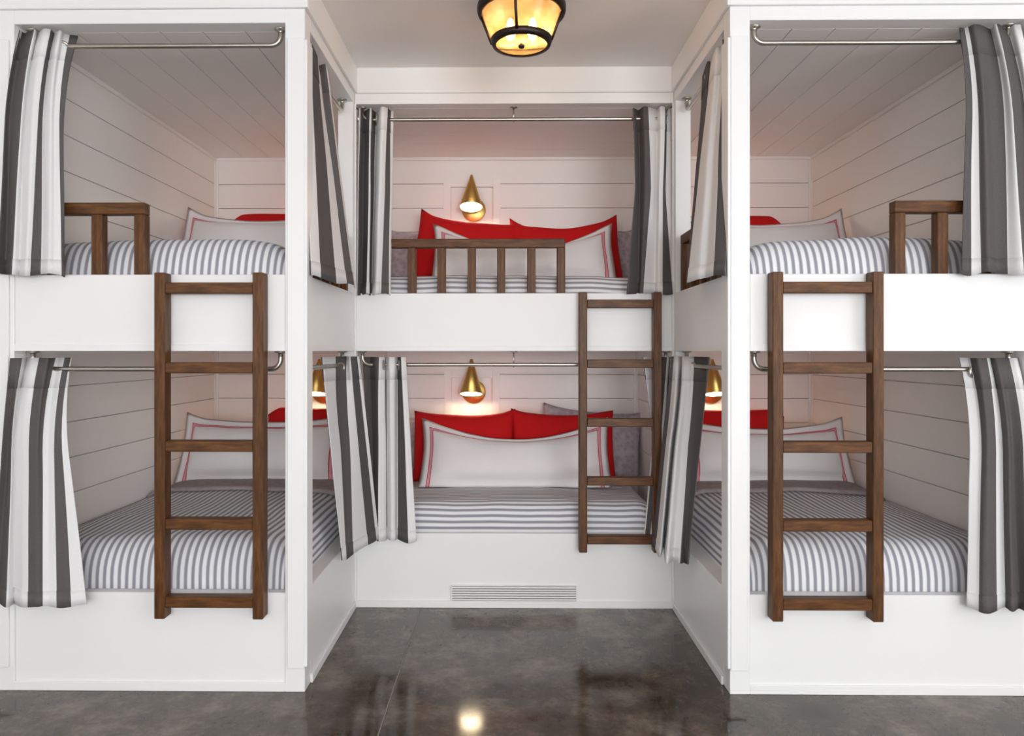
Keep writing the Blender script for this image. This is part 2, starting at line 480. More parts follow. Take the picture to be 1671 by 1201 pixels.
# ------------------------------------------------------------------ ladders
def ladder(label, x0, yf):
    w = 0.433
    o = tag(empty('bunk_ladder', (x0 + w / 2, yf, 0.315)), label, 'ladder', 'walnut bunk ladders')
    for a in (x0, x0 + w - 0.042):
        box('ladder_rail', a, a + 0.042, yf, yf + 0.058, 0.315, 1.686, 'walnut_upright', o, 0.003)
    for zt in (1.647, 1.331, 1.02, 0.711, 0.402):
        box('rung', x0 + 0.042, x0 + w - 0.042, yf + 0.004, yf + 0.052, zt - 0.044, zt, 'walnut_rung', o, 0.003)
    return o
ladder('brown wooden ladder hooked over the left bunk front', -1.389, -0.063)
ladder('brown wooden ladder hooked over the right bunk front', 1.047, -0.063)
ladder('brown wooden ladder on the rear bunk beside a curtain', 0.389, 0.880)

# ------------------------------------------------------------------ guard rails
def guard(label, a0, a1, posts, axis, c0, c1):
    """axis 'X': runs along X at depth c0..c1; axis 'Y': runs along Y between X = c0..c1"""
    loc = ((a0 + a1) / 2, (c0 + c1) / 2, 1.685) if axis == 'X' else ((c0 + c1) / 2, (a0 + a1) / 2, 1.685)
    o = tag(empty('guard_rail', loc), label, 'guard rail', 'walnut guard rails of the upper bunks')
    def bb(nm, p, q, z0, z1, mat):
        if axis == 'X': box(nm, p, q, c0, c1, z0, z1, mat, o, 0.003)
        else: box(nm, c0, c1, p, q, z0, z1, mat, o, 0.003)
    bb('top_rail', a0, a1, 1.933, 1.981, 'walnut_rung' if axis == 'X' else 'walnut_depth')
    for p in posts: bb('baluster', p, p + 0.044, 1.685, 1.933, 'walnut_upright')
guard('short wooden guard rail on the left bunk behind a curtain', -1.905, -1.469, (-1.87, -1.688, -1.513), 'X', 0.020, 0.066)
guard('short wooden guard rail on the right bunk behind a curtain', 1.567, 2.03, (1.567, 1.738, 1.91), 'X', 0.020, 0.066)
guard('long brown guard rail across the rear upper bunk', -0.70, 0.323, (-0.688, -0.526, -0.366, -0.203, -0.044, 0.119, 0.279), 'X', 0.966, 1.012)
guard('wooden guard rail in the left bunk side opening', 0.30, 0.872, (0.30, 0.47, 0.65, 0.828), 'Y', -0.871, -0.826)
guard('wooden guard rail in the right bunk side opening', 0.30, 0.872, (0.30, 0.47, 0.65, 0.828), 'Y', 0.917, 0.962)

# ------------------------------------------------------------------ curtain rods
def rod(label, p0, p1, zsoff, drop, support=False):
    """straight rod with quarter-turn ends rising to round flanges under the soffit"""
    p0, p1 = Vector(p0), Vector(p1)
    d = (p1 - p0).normalized()
    z = zsoff - drop; R = 0.042
    pts = [p0.to_3d() + Vector((0, 0, zsoff))]
    for k in range(9):
        w = PI / 2 * k / 8
        pts.append(p0 + d * (R * (1 - math.cos(w))) + Vector((0, 0, z + R * (1 - math.sin(w)))))
    for k in range(9):
        w = PI / 2 * (1 - k / 8)
        pts.append(p1 - d * (R * (1 - math.cos(w))) + Vector((0, 0, z + R * (1 - math.sin(w)))))
    pts.append(p1 + Vector((0, 0, zsoff)))
    o = tag(empty('curtain_rod', (p0 + p1) / 2 + Vector((0, 0, z))), label, 'curtain rod', 'brushed metal curtain rods')
    tube('rod', pts, 0.0105, 'nickel', o)
    for p in (p0, p1):
        lathe('flange', [(0, 0.0001), (0, 0.024), (0.005, 0.026), (0.009, 0.0115), (0.016, 0.0108)], p + Vector((0, 0, zsoff)), (0, 0, -1), 'nickel', o, 20)
    if support:
        c = (p0 + p1) / 2
        tube('support_stem', [c + Vector((0, 0, zsoff)), c + Vector((0, 0, z - 0.014))], 0.0045, 'nickel', o, 10)
        lathe('flange', [(0, 0.0001), (0, 0.02), (0.004, 0.021), (0.008, 0.006)], c + Vector((0, 0, zsoff)), (0, 0, -1), 'nickel', o, 16)
FY = 0.056
for zs, nm in ((2.70, 'upper'), (1.375, 'lower')):
    rod('metal curtain rod over the %s left bunk front opening' % nm, (LW + 0.04, FY, 0), (PL - 0.035, FY, 0), zs, 0.068 if zs > 2 else 0.074)
    rod('metal curtain rod over the %s right bunk front opening' % nm, (PR + 0.035, FY, 0), (RW - 0.04, FY, 0), zs, 0.068 if zs > 2 else 0.074)
    rod('metal curtain rod over the %s rear bunk opening' % nm, (AL + 0.03, 1.004, 0), (AR - 0.03, 1.004, 0), zs, 0.066 if zs > 2 else 0.074, True)
    rod('metal curtain rod in the %s side opening of the left bunk' % nm, (-0.858, 0.12, 0), (-0.858, 0.875, 0), zs, 0.068 if zs > 2 else 0.074)
    rod('metal curtain rod in the %s side opening of the right bunk' % nm, (0.950, 0.12, 0), (0.950, 0.875, 0), zs, 0.068 if zs > 2 else 0.074)

# ------------------------------------------------------------------ curtains
# each row: top x, y / middle x, y / hem x, y (metres, plan view) / stripe count
CURT = {}
CURT['UL'] = [
    (-1.984,0.035,-2.01,-0.018,-2.042,-0.035,-0.3), (-1.984,0.025,-1.998,-0.043,-2.015,-0.065,0), (-1.982,0.055,-1.995,-0.018,-2.011,-0.02,0.5), (-1.921,0.02,-1.935,-0.044,-1.952,-0.065,1), (-1.932,0.06,-1.937,-0.018,-1.943,-0.035,1.3), (-1.877,0.015,-1.883,-0.053,-1.891,-0.075,1.7), (-1.855,0.02,-1.867,-0.044,-1.882,-0.065,2), (-1.861,0.055,-1.859,-0.018,-1.857,-0.035,3), (-1.821,0.03,-1.817,-0.034,-1.812,-0.055,3.4), (-1.822,0.056,-1.812,-0.02,-1.798,-0.045,3.6), (-1.806,0.072,-1.792,-0.018,-1.775,-0.035,4), (-1.778,0.08,-1.776,-0.018,-1.772,-0.02,4.6)]
CURT['LL'] = [
    (-1.989,-0.023,-2.018,-0.04,-2.055,-0.045,0), (-1.978,-0.013,-2.006,-0.018,-2.041,-0.02,0.4), (-1.963,0.005,-1.969,-0.048,-1.976,-0.065,1), (-1.984,0.07,-1.98,-0.018,-1.976,-0.02,1.4), (-1.936,0.035,-1.925,-0.04,-1.913,-0.065,1.75), (-1.908,0.035,-1.896,-0.048,-1.881,-0.075,2), (-1.862,0.015,-1.855,-0.06,-1.846,-0.085,2.5), (-1.869,0.045,-1.852,-0.052,-1.831,-0.085,2.7), (-1.867,0.07,-1.848,-0.039,-1.824,-0.075,3), (-1.857,0.083,-1.833,-0.028,-1.803,-0.065,3.5), (-1.827,0.072,-1.803,-0.031,-1.773,-0.065,4), (-1.812,0.085,-1.768,-0.028,-1.715,-0.065,5), (-1.813,0.09,-1.744,-0.019,-1.66,-0.055,5.9)]
CURT['UR'] = [
    (1.842,0.045,1.822,-0.018,1.798,-0.035,0), (1.864,0.053,1.851,-0.018,1.835,-0.035,1), (1.875,0.041,1.871,-0.027,1.866,-0.05,2), (1.882,0.02,1.88,-0.051,1.879,-0.075,2.3), (1.91,0.025,1.925,-0.018,1.945,-0.02,2.6), (1.978,0.065,1.979,-0.018,1.979,-0.035,3), (1.969,0.015,1.988,-0.053,2.011,-0.075,4), (2.045,0.065,2.062,-0.018,2.082,-0.02,5), (2.047,0.025,2.057,-0.043,2.07,-0.065,5.5), (2.069,0.025,2.079,-0.035,2.092,-0.055,6), (2.08,0.065,2.104,-0.018,2.132,-0.02,6.8)]
CURT['LR'] = [
    (1.863,0.083,1.842,-0.018,1.817,-0.035,-1), (1.892,0.073,1.868,-0.023,1.84,-0.055,-0.2), (1.894,0.057,1.873,-0.035,1.847,-0.065,0), (1.894,0.035,1.876,-0.051,1.854,-0.08,0.25), (1.898,0.015,1.885,-0.06,1.87,-0.085,0.5), (1.941,0.035,1.929,-0.04,1.914,-0.065,1), (1.977,0.065,1.971,-0.018,1.963,-0.045,2), (1.973,0.025,1.968,-0.058,1.961,-0.085,2.4), (2.002,0.035,2.01,-0.018,2.021,-0.035,2.7), (2.032,0.035,2.031,-0.048,2.03,-0.075,3), (2.049,0.025,2.048,-0.058,2.046,-0.085,3.6), (2.08,0.055,2.09,-0.018,2.102,-0.035,4.2)]
CURT['RUL'] = [
    (-0.8,1.0,-0.8,0.978,-0.8,0.95,-0.5), (-0.78,0.96,-0.784,0.942,-0.788,0.92,0), (-0.769,1.02,-0.771,0.993,-0.774,0.96,0.4), (-0.729,0.97,-0.733,0.943,-0.737,0.91,1), (-0.725,0.98,-0.725,0.953,-0.726,0.92,2), (-0.709,1.04,-0.715,1.009,-0.723,0.97,3), (-0.663,0.95,-0.673,0.923,-0.685,0.89,3.5), (-0.636,0.97,-0.647,0.943,-0.661,0.91,4), (-0.626,1.01,-0.625,0.974,-0.623,0.93,5), (-0.611,1.02,-0.614,0.989,-0.617,0.95,5.5)]
CURT['RUR'] = [
    (0.689,0.98,0.696,0.949,0.644,0.91,0), (0.726,1.02,0.728,0.993,0.715,0.96,0.5), (0.744,0.96,0.746,0.938,0.715,0.91,0.8), (0.766,0.97,0.777,0.943,0.728,0.91,1), (0.824,1.01,0.815,0.983,0.798,0.95,1.5), (0.833,0.96,0.817,0.933,0.807,0.9,1.8), (0.858,0.97,0.838,0.939,0.829,0.9,2), (0.874,1.01,0.861,0.97,0.886,0.92,3), (0.893,1.0,0.895,0.973,0.893,0.94,3.8)]
CURT['RLL'] = [
    (-0.777,1.01,-0.752,0.988,-0.721,0.96,0), (-0.741,1.03,-0.724,1.003,-0.703,0.97,0.5), (-0.699,0.97,-0.693,0.952,-0.686,0.93,0.8), (-0.682,0.965,-0.677,0.936,-0.672,0.9,1), (-0.658,1.0,-0.65,0.978,-0.64,0.95,1.8), (-0.655,1.02,-0.647,0.993,-0.638,0.96,2), (-0.646,1.01,-0.64,0.983,-0.631,0.95,3), (-0.622,0.96,-0.614,0.933,-0.605,0.9,3.4), (-0.6,0.97,-0.594,0.943,-0.587,0.91,3.8), (-0.588,1.02,-0.583,0.989,-0.577,0.95,4), (-0.559,0.96,-0.537,0.929,-0.51,0.89,5), (-0.538,0.98,-0.507,0.944,-0.469,0.9,5.9)]
CURT['RLR'] = [
    (0.746,1.0,0.794,0.98,0.74,0.955,-1), (0.806,1.02,0.803,0.989,0.746,0.95,0), (0.87,0.98,0.833,0.962,0.77,0.94,1), (0.893,1.02,0.854,0.982,0.788,0.935,2), (0.893,1.0,0.862,0.973,0.806,0.94,3), (0.893,1.03,0.876,0.99,0.828,0.94,3.5)]
CURT['LSU'] = [
    (-0.848,0.165,-0.82,0.092,-0.785,0.003,-1), (-0.828,0.164,-0.8,0.125,-0.765,0.078,0), (-0.838,0.295,-0.794,0.27,-0.74,0.239,1), (-0.858,0.396,-0.796,0.38,-0.72,0.359,2), (-0.823,0.382,-0.768,0.397,-0.7,0.416,3), (-0.838,0.491,-0.78,0.49,-0.71,0.489,3.5)]
CURT['RSU'] = [
    (0.943,0.544,0.888,0.465,0.82,0.37,0), (0.918,0.374,0.869,0.35,0.81,0.32,0.5), (0.933,0.373,0.873,0.327,0.8,0.27,1), (0.913,0.227,0.871,0.204,0.82,0.176,1.5), (0.933,0.223,0.893,0.188,0.845,0.145,1.8), (0.918,0.148,0.887,0.103,0.85,0.048,2), (0.938,0.13,0.912,0.068,0.88,-0.008,3)]
CURT['LSL'] = [
    (-0.882,0.545,-0.832,0.518,-0.77,0.485,-1), (-0.866,0.748,-0.818,0.649,-0.76,0.527,0), (-0.856,0.789,-0.811,0.681,-0.755,0.548,0.3), (-0.826,0.832,-0.787,0.722,-0.74,0.588,1), (-0.798,0.792,-0.754,0.773,-0.7,0.751,2), (-0.778,0.855,-0.734,0.863,-0.68,0.873,3), (-0.763,0.852,-0.721,0.877,-0.67,0.907,4)]
CURT['RSL'] = [
    (0.863,0.837,0.814,0.823,0.755,0.805,0), (0.878,0.847,0.823,0.788,0.755,0.716,1), (0.893,0.83,0.826,0.714,0.745,0.572,1.3), (0.943,0.895,0.885,0.855,0.815,0.807,1.5), (0.903,0.769,0.836,0.642,0.755,0.486,1.6), (0.923,0.726,0.868,0.644,0.8,0.543,1.8), (0.951,0.723,0.894,0.627,0.825,0.509,2), (0.966,0.648,0.914,0.596,0.85,0.533,2.5), (0.973,0.544,0.922,0.521,0.86,0.493,3)]

def cr(p0, p1, p2, p3, t):
    return 0.5 * (2 * p1 + (p2 - p0) * t + (2 * p0 - 5 * p1 + 4 * p2 - p3) * t * t + (3 * p1 - p0 - 3 * p2 + p3) * t ** 3)
def curtain(key, label, z1, z0, grommets, seed):
    nodes = CURT[key]
    SUB, ROW = 6, 16
    fine = []
    n = len(nodes)
    for i in range(n - 1):
        q = [nodes[max(i - 1, 0)], nodes[i], nodes[i + 1], nodes[min(i + 2, n - 1)]]
        for k in range(SUB if i < n - 2 else SUB + 1):
            t = k / SUB
            row = [0.6 * cr(*[p[j] for p in q], t) + 0.4 * (q[1][j] * (1 - t) + q[2][j] * t) for j in range(6)]
            fine.append(row + [nodes[i][6] * (1 - t) + nodes[i + 1][6] * t])
    verts, faces, uvs = [], [], []
    for r in range(ROW + 1):
        t = r / ROW
        for i, f in enumerate(fine):
            tm = 0.45
            if t <= tm: a = t / tm; x = f[0] + (f[2] - f[0]) * a; y = f[1] + (f[3] - f[1]) * (1 - (1 - a) ** 2)
            else: a = (t - tm) / (1 - tm); x = f[2] + (f[4] - f[2]) * a; y = f[3] + (f[5] - f[3]) * a
            amp = 0.004 * math.sin(PI * t)
            nv = noise.noise_vector(Vector((f[6] * 0.9 + seed * 7.3, t * 2.2, seed)))
            z = z1 + (z0 - z1) * t
            if r == ROW: z += 0.006 * math.sin(f[6] * 2.1 + seed)
            verts.append((x + nv.x * amp, y + nv.y * amp, z))
            uvs.append((f[6] + 10.0, t))
    m_ = len(fine)
    for r in range(ROW):
        for i in range(m_ - 1):
            faces.append((r * m_ + i, r * m_ + i + 1, (r + 1) * m_ + i + 1, (r + 1) * m_ + i))
    xs = [f[0] for f in fine]; ys = [f[1] for f in fine]
    o = tag(empty('curtain', (sum(xs) / m_, sum(ys) / m_, z0)), label, 'curtain', 'grey and white striped bunk curtains')
    c = from_data('curtain_panel', verts, faces, 'curtain_cloth', o, smooth=True, uvs=uvs)
    sd = c.modifiers.new('cloth_thickness', 'SOLIDIFY'); sd.thickness = 0.0025; sd.offset = 0
    for nm, r0, r1 in (('header_tape', 0, 2), ('hem', ROW - 1, ROW)):
        hv, hu, hf = [], [], []
        for r in range(r0, r1 + 1):
            for i in range(m_):
                hv.append(verts[r * m_ + i]); hu.append(uvs[r * m_ + i])
        for r in range(r1 - r0):
            for i in range(m_ - 1): hf.append((r * m_ + i, r * m_ + i + 1, (r + 1) * m_ + i + 1, (r + 1) * m_ + i))
        hb = from_data(nm, hv, hf, 'curtain_cloth', c, smooth=True, uvs=hu)
        if nm == 'header_tape': tape = hb
        hs = hb.modifiers.new('cloth_thickness', 'SOLIDIFY'); hs.thickness = 0.0062; hs.offset = 0
    for (gx, gy, gz, ax) in grommets:
        torus('grommet', (gx, gy, gz), ax, 0.0235, 0.0062, 'nickel', o)
ZU1, ZU0, ZL1, ZL0 = 2.686, 1.678, 1.347, 0.365
rz, rl = 2.632, 1.301
curtain('UL', 'striped curtain at the far left of the upper left bunk', ZU1, ZU0, [(-1.818, FY - 0.014, rz - 0.010, (0.55, -0.83, 0))], 1)
curtain('LL', 'striped curtain at the far left of the lower left bunk', ZL1, ZL0, [(-1.872, FY - 0.012, rl - 0.010, (0.9, -0.42, 0))], 2)
curtain('UR', 'striped curtain at the far right of the upper right bunk', ZU1, ZU0, [(2.01, FY, rz - 0.004, (1, 0.5, 0)), (1.88, FY, rz - 0.004, (1, 0.2, 0))], 3)
curtain('LR', 'striped curtain at the far right of the lower right bunk', ZL1, ZL0, [(1.897, FY - 0.012, rl - 0.010, (0.5, -0.86, 0))], 4)
curtain('RUL', 'striped curtain on the left of the upper rear bunk', ZU1, ZU0, [(-0.785, 0.990, 2.634, (1, -0.4, 0)), (-0.70, 0.990, 2.634, (1, 0.3, 0))], 5)
curtain('RUR', 'striped curtain on the right of the upper rear bunk', ZU1, ZU0, [(0.868, 0.990, 2.634, (1, -0.6, 0)), (0.745, 0.990, 2.634, (1, 0.3, 0))], 6)
curtain('RLL', 'striped curtain on the left of the lower rear bunk', ZL1 - 0.004, ZL0, [(-0.66, 0.990, rl - 0.002, (1, 0.2, 0)), (-0.575, 0.990, rl - 0.002, (1, 0.2, 0))], 7)
curtain('RLR', 'striped curtain behind the ladder of the lower rear bunk', ZL1 - 0.004, ZL0, [(0.80, 0.990, rl - 0.002, (1, 0.2, 0))], 8)
curtain('LSU', 'striped curtain hanging in the upper left side opening', ZU1, ZU0, [(-0.848, 0.40, rz - 0.003, (0.2, 1, 0))], 9)
curtain('RSU', 'striped curtain hanging in the upper right side opening', ZU1, ZU0, [(0.94, 0.40, rz - 0.003, (0.2, 1, 0))], 10)
curtain('LSL', 'striped curtain hanging in the lower left side opening', ZL1, 0.385, [(-0.846, 0.775, rl - 0.010, (0.75, -0.66, 0))], 11)
curtain('RSL', 'striped curtain hanging in the lower right side opening', ZL1, 0.375, [(0.940, 0.708, rl - 0.010, (-0.75, -0.66, 0))], 12)

# ------------------------------------------------------------------ bed covers
def profile(a0, a1, r0, r1, h0, h1, step=0.05):
    """positions and relative heights across a rounded cover; r = rounding width, h = height left at the edge"""
    P = []
    K = 9
    if r0:
        for k in range(K):
            w = PI / 2 * k / K
            P.append((a0 + r0 * (1 - math.cos(w) ** 0.75), h0 + (1 - h0) * math.sin(w) ** 0.75))
    n = max(2, int((a1 - r1 - a0 - r0) / step))
    for k in range(n + 1): P.append((a0 + r0 + (a1 - r1 - a0 - r0) * k / n, 1.0))
    if r1:
        for k in range(K - 1, -1, -1):
            w = PI / 2 * k / K
            P.append((a1 - r1 * (1 - math.cos(w) ** 0.75), h1 + (1 - h1) * math.sin(w) ** 0.75))
    return P
def cover(name, label, cat, x0, x1, y0, y1, z0, H, rx, ry, hx, hy, along, mat, group, crown=0.03, seed=0, thin=0.0):
    PX = profile(x0, x1, rx[0], rx[1], hx[0], hx[1]); PY = profile(y0, y1, ry[0], ry[1], hy[0], hy[1])
    verts, uvs, faces = [], [], []
    def arc(P):
        L = [0.0]
        for (a, h), (b_, k) in zip(P, P[1:]): L.append(L[-1] + math.hypot(b_ - a, (k - h) * H))
        return L
    UX, UY = arc(PX), arc(PY)
    for j, (y, hy_) in enumerate(PY):
        for i, (x, hx_) in enumerate(PX):
            tx, ty = (x - x0) / (x1 - x0), (y - (0.05 if y0 < 0.9 or thin else y0)) / (1.97 - (0.05 if y0 < 0.9 or thin else y0))
            h = hx_ * hy_
            z = z0 + H * h + crown * h * math.sin(PI * min(max(tx, 0), 1)) * math.sin(PI * min(1, 0.15 + 0.6 * ty))
            nv = noise.noise(Vector((x * 3.2 + seed, y * 3.2, seed)))
            nw = noise.noise(Vector((x * 9 + seed, y * 9, 3 + seed)))
            z += (0.010 * nv + 0.003 * nw) * min(1, h * 1.3)
            wob = 0.006 * nw * (1 - min(1, abs(hy_ - 0.5) * 2))
            verts.append((x, y + wob, z))
            uvs.append((UX[i], UY[j]) if along == 'Y' else (UY[j], UX[i]))
    nx, ny = len(PX), len(PY)
    for j in range(ny - 1):
        for i in range(nx - 1):
            faces.append((j * nx + i, j * nx + i + 1, (j + 1) * nx + i + 1, (j + 1) * nx + i))
    if thin:
        o = from_data(name, verts, faces, mat, None, smooth=True, uvs=uvs)
        sd = o.modifiers.new('thickness', 'SOLIDIFY'); sd.thickness = thin; sd.offset = 1
        return tag(o, label, cat, group)
    # closed underside
    base = len(verts)
    ring = [i for i in range(nx)] + [j * nx + nx - 1 for j in range(1, ny)] + [(ny - 1) * nx + i for i in range(nx - 2, -1, -1)] + [j * nx for j in range(ny - 2, 0, -1)]
    for i in ring:
        v = verts[i]; verts.append((v[0], v[1], min(z0, v[2]))); uvs.append(uvs[i])
    L = len(ring)
    for k in range(L): faces.append((ring[k], base + k, base + (k + 1) % L, ring[(k + 1) % L]))
    faces.append(tuple(base + k for k in range(L)))
    o = from_data(name, verts, faces, mat, None, smooth=True, uvs=uvs)
    return tag(o, label, cat, group)
GB = 'striped bed covers'
SH = dict(hy=(0.0, 1.0))
# lower side beds: front edge and alcove edge rounded down to the ledge
cover('duvet', 'striped bed cover on the lower left bunk', 'duvet', LW + 0.006, -0.875, 0.05, 1.97, 0.398, 0.185, (0.16, 0.17), (0.15, 0), (0.72, 0.0), (0.0, 1.0), 'Y', 'ticking_cloth', GB, 0.012, 1)
cover('duvet', 'striped bed cover on the lower right bunk', 'duvet', 0.968, RW - 0.006, 0.05, 1.97, 0.398, 0.185, (0.17, 0.16), (0.15, 0), (0.0, 0.72), (0.0, 1.0), 'Y', 'ticking_cloth', GB, 0.012, 2)
cover('duvet', 'striped bed cover on the lower rear bunk', 'duvet', AL + 0.02, 0.83, 0.975, 1.97, 0.398, 0.148, (0.10, 0.13), (0.12, 0), (0.2, 0.0), (0.0, 1.0), 'X', 'ticking_cloth', GB, 0.02, 3)
# upper beds sit lower than the rail top
cover('duvet', 'puffy striped bed cover on the upper left bunk', 'duvet', LW + 0.006, PL - 0.002, 0.080, 1.97, 1.454, 0.385, (0.16, 0.20), (0.15, 0), (0.72, 0.62), (0.35, 1.0), 'Y', 'ticking_cloth', GB, 0.035, 4)
cover('duvet', 'puffy striped bed cover on the upper right bunk', 'duvet', PR + 0.002, RW - 0.006, 0.080, 1.97, 1.454, 0.385, (0.20, 0.16), (0.15, 0), (0.62, 0.72), (0.35, 1.0), 'Y', 'ticking_cloth', GB, 0.035, 5)
cover('duvet', 'striped bed cover on the upper rear bunk behind guard rail', 'duvet', AL + 0.02, AR - 0.02, 1.022, 1.97, 1.454, 0.335, (0.10, 0.10), (0.10, 0), (0.5, 0.5), (0.45, 1.0), 'X', 'ticking_cloth', GB, 0.015, 6)
cover('folded_blanket', 'mauve blanket folded across the head of lower left bed', 'blanket', LW + 0.01, -0.885, 1.06, 1.62, 0.403, 0.185, (0.16, 0.16), (0, 0), (0.72, 0.30), (1, 1), 'Y', 'mauve_blanket', 'folded blankets', 0.012, 1, 0.018)
cover('folded_blanket', 'mauve blanket folded across the head of lower right bed', 'blanket', 0.978, RW - 0.01, 1.06, 1.62, 0.403, 0.185, (0.16, 0.16), (0, 0), (0.30, 0.72), (1, 1), 'Y', 'mauve_blanket', 'folded blankets', 0.012, 2, 0.018)

# ------------------------------------------------------------------ pillows
def pillow(name, label, w, h, t, loc, lean, mat, group, sag=0.02, flange=0.0, ear=(0.0, 0.0), yaw=0.0, roll=0.0, pinch=0.05, seed=0, soft=0.5):
    NX, NZ = 40, 24
    def sgn_pow(k, N): 
        a = -1 + 2 * k / N
        return a
    def point(i, j, side):
        a, b_ = sgn_pow(i, NX), sgn_pow(j, NZ)
        dx, dz = (1 - abs(a)) * w / 2, (1 - b_) * h / 2
        ia = max(0.0, 1 - (abs(a) * w / 2) / (w / 2 - flange)) if flange else 1 - abs(a)
        ib = max(0.0, 1 - (abs(b_) * h / 2) / (h / 2 - flange)) if flange else 1 - abs(b_)
        fa = 1 - (1 - ia) ** 2.6; fb = 1 - (1 - ib) ** 2.6
        thick = t / 2 * (fa * fb) ** soft
        bow = pinch * (1 - b_ * b_)
        x = a * w / 2 * (1 - bow * abs(a) ** 3)
        bowz = pinch * (1 - a * a) * (1.0 if b_ > 0 else 0.5)
        z = h / 2 + b_ * h / 2 * (1 - bowz * abs(b_) ** 3)
        z -= sag * (1 - a * a) ** 1.2 * max(0.0, (b_ + 1) / 2) ** 1.5
        e = ear[0] if a < 0 else ear[1]
        k = max(0.0, abs(a) - 0.72) / 0.28
        z += e * k ** 1.5 * max(0.0, b_) ** 2
        nv = noise.noise_vector(Vector((x * 5 + seed * 3.1, z * 5, seed)))
        y = side * thick + nv.y * 0.010 * (0.3 + min(1, thick / (t / 2)))
        if flange: y += 0.010 * noise.noise(Vector((x * 7, z * 7, seed + 5))) * (1 - min(1, thick / 0.03)) + side * 0.0015
        x += nv.x * 0.006; z += nv.z * 0.006 * (1 if b_ > -0.8 else 0)
        return Vector((x, y, z)), (dx, dz)
    verts, uvs, faces = [], [], []
    idx = {}
    RM = Matrix.Rotation(yaw, 3, 'Z') @ Matrix.Rotation(-lean, 3, 'X') @ Matrix.Rotation(roll, 3, 'Y')
    for side in (-1, 1):
        for j in range(NZ + 1):
            for i in range(NX + 1):
                edge = i in (0, NX) or j in (0, NZ)
                if edge and side == 1: idx[(side, i, j)] = idx[(-1, i, j)]; continue
                p, uv_ = point(i, j, side)
                if edge: p.y *= 0.5
                idx[(side, i, j)] = len(verts)
                verts.append(tuple(RM @ p + Vector(loc))); uvs.append(uv_)
    for side in (-1, 1):
        for j in range(NZ):
            for i in range(NX):
                f = (idx[(side, i, j)], idx[(side, i + 1, j)], idx[(side, i + 1, j + 1)], idx[(side, i, j + 1)])
                faces.append(f if side == -1 else f[::-1])
    o = from_data(name, verts, faces, mat, None, smooth=True, uvs=uvs)
    return tag(o, label, 'pillow', group)
GW, GR, GL = 'long white bordered pillows', 'red pillows', 'lavender pillows'
def sham(label, xc, w, h, y, z, sag, ear, lean=0.42, roll=0.0, seed=0, yaw=0.0):
    pillow('bolster_pillow', label, w, h, 0.17, (xc, y, z), lean, 'sham_cotton', GW, sag, 0.05, ear, yaw, roll, 0.03, seed, 0.45)
def red(label, xc, w, h, y, z, lean=0.30, sag=0.025, ear=(0.0, 0.0), roll=0.0, seed=0):
    pillow('red_pillow', label, w, h, 0.15, (xc, y, z), lean, 'red_cotton', GR, sag, 0.0, ear, 0.0, roll, 0.035, seed, 0.42)
def lav(label, xc, w, h, y, z, lean=0.25, sag=0.02, ear=(0.01, 0.01), roll=0.0, seed=0):
    pillow('lavender_pillow', label, w, h, 0.16, (xc, y, z), lean, 'lavender_damask', GL, sag, 0.0, ear, 0.0, roll, 0.03, seed)
# lower rear bunk
sham('long white red-bordered pillow sagging in the lower rear bunk', 0.06, 1.16, 0.44, 1.37, 0.562, 0.125, (0.015, 0.015), 0.50, seed=1)
red('red pillow on the left in the lower rear bunk', -0.262, 0.65, 0.455, 1.585, 0.558, seed=2, ear=(0.0, 0.015))
red('red pillow on the right in the lower rear bunk', 0.365, 0.66, 0.455, 1.585, 0.558, seed=3, ear=(0.015, 0.0))
lav('lavender pillow on the left in the lower rear bunk', -0.54, 0.50, 0.40, 1.80, 0.555, seed=4)
lav('lavender pillow on the right in the lower rear bunk', 0.545, 0.66, 0.44, 1.80, 0.565, roll=0.10, seed=5)
# upper rear bunk
sham('long white red-bordered pillow sagging in the upper rear bunk', 0.11, 1.12, 0.43, 1.40, 1.785, 0.19, (0.0, 0.0), 0.45, seed=6)
red('red pillow on the left in the upper rear bunk', -0.285, 0.66, 0.465, 1.63, 1.80, roll=0.13, seed=7, ear=(0.03, 0.0))
red('red pillow on the right in the upper rear bunk', 0.40, 0.70, 0.465, 1.63, 1.785, roll=-0.05, seed=8, ear=(0.035, 0.02), sag=0.06)
lav('lavender pillow on the left in the upper rear bunk', -0.57, 0.44, 0.42, 1.82, 1.785, seed=9)
lav('lavender pillow on the right in the upper rear bunk', 0.66, 0.44, 0.42, 1.82, 1.785, seed=10)
# side bunks
sham('long white red-bordered pillow in the lower left bunk', -1.475, 0.99, 0.42, 1.34, 0.588, 0.03, (0.03, 0.0), seed=11)
red('red pillow behind the white one in the lower left bunk', -1.22, 0.60, 0.45, 1.56, 0.585, sag=0.0, ear=(-0.05, -0.02), seed=12)
sham('long white red-bordered pillow in the upper left bunk', -1.475, 0.99, 0.42, 1.34, 1.85, 0.06, (0.04, 0.0), seed=13)
red('red pillow behind the white one in the upper left bunk', -1.42, 0.72, 0.43, 1.58, 1.845, sag=-0.01, ear=(-0.08, 0.0), seed=14)
sham('long white red-bordered pillow in the lower right bunk', 1.57, 0.99, 0.40, 1.34, 0.588, 0.05, (0.0, 0.02), seed=15)
red('red pillow behind the white one in the lower right bunk', 1.44, 0.66, 0.44, 1.56, 0.585, sag=0.0, ear=(0.0, -0.05), seed=16)
sham('long white red-bordered pillow in the upper right bunk', 1.57, 0.99, 0.40, 1.34, 1.845, 0.07, (0.0, 0.045), seed=17)
red('red pillow behind the white one in the upper right bunk', 1.44, 0.66, 0.41, 1.58, 1.845, sag=-0.01, ear=(0.0, -0.08), seed=18)

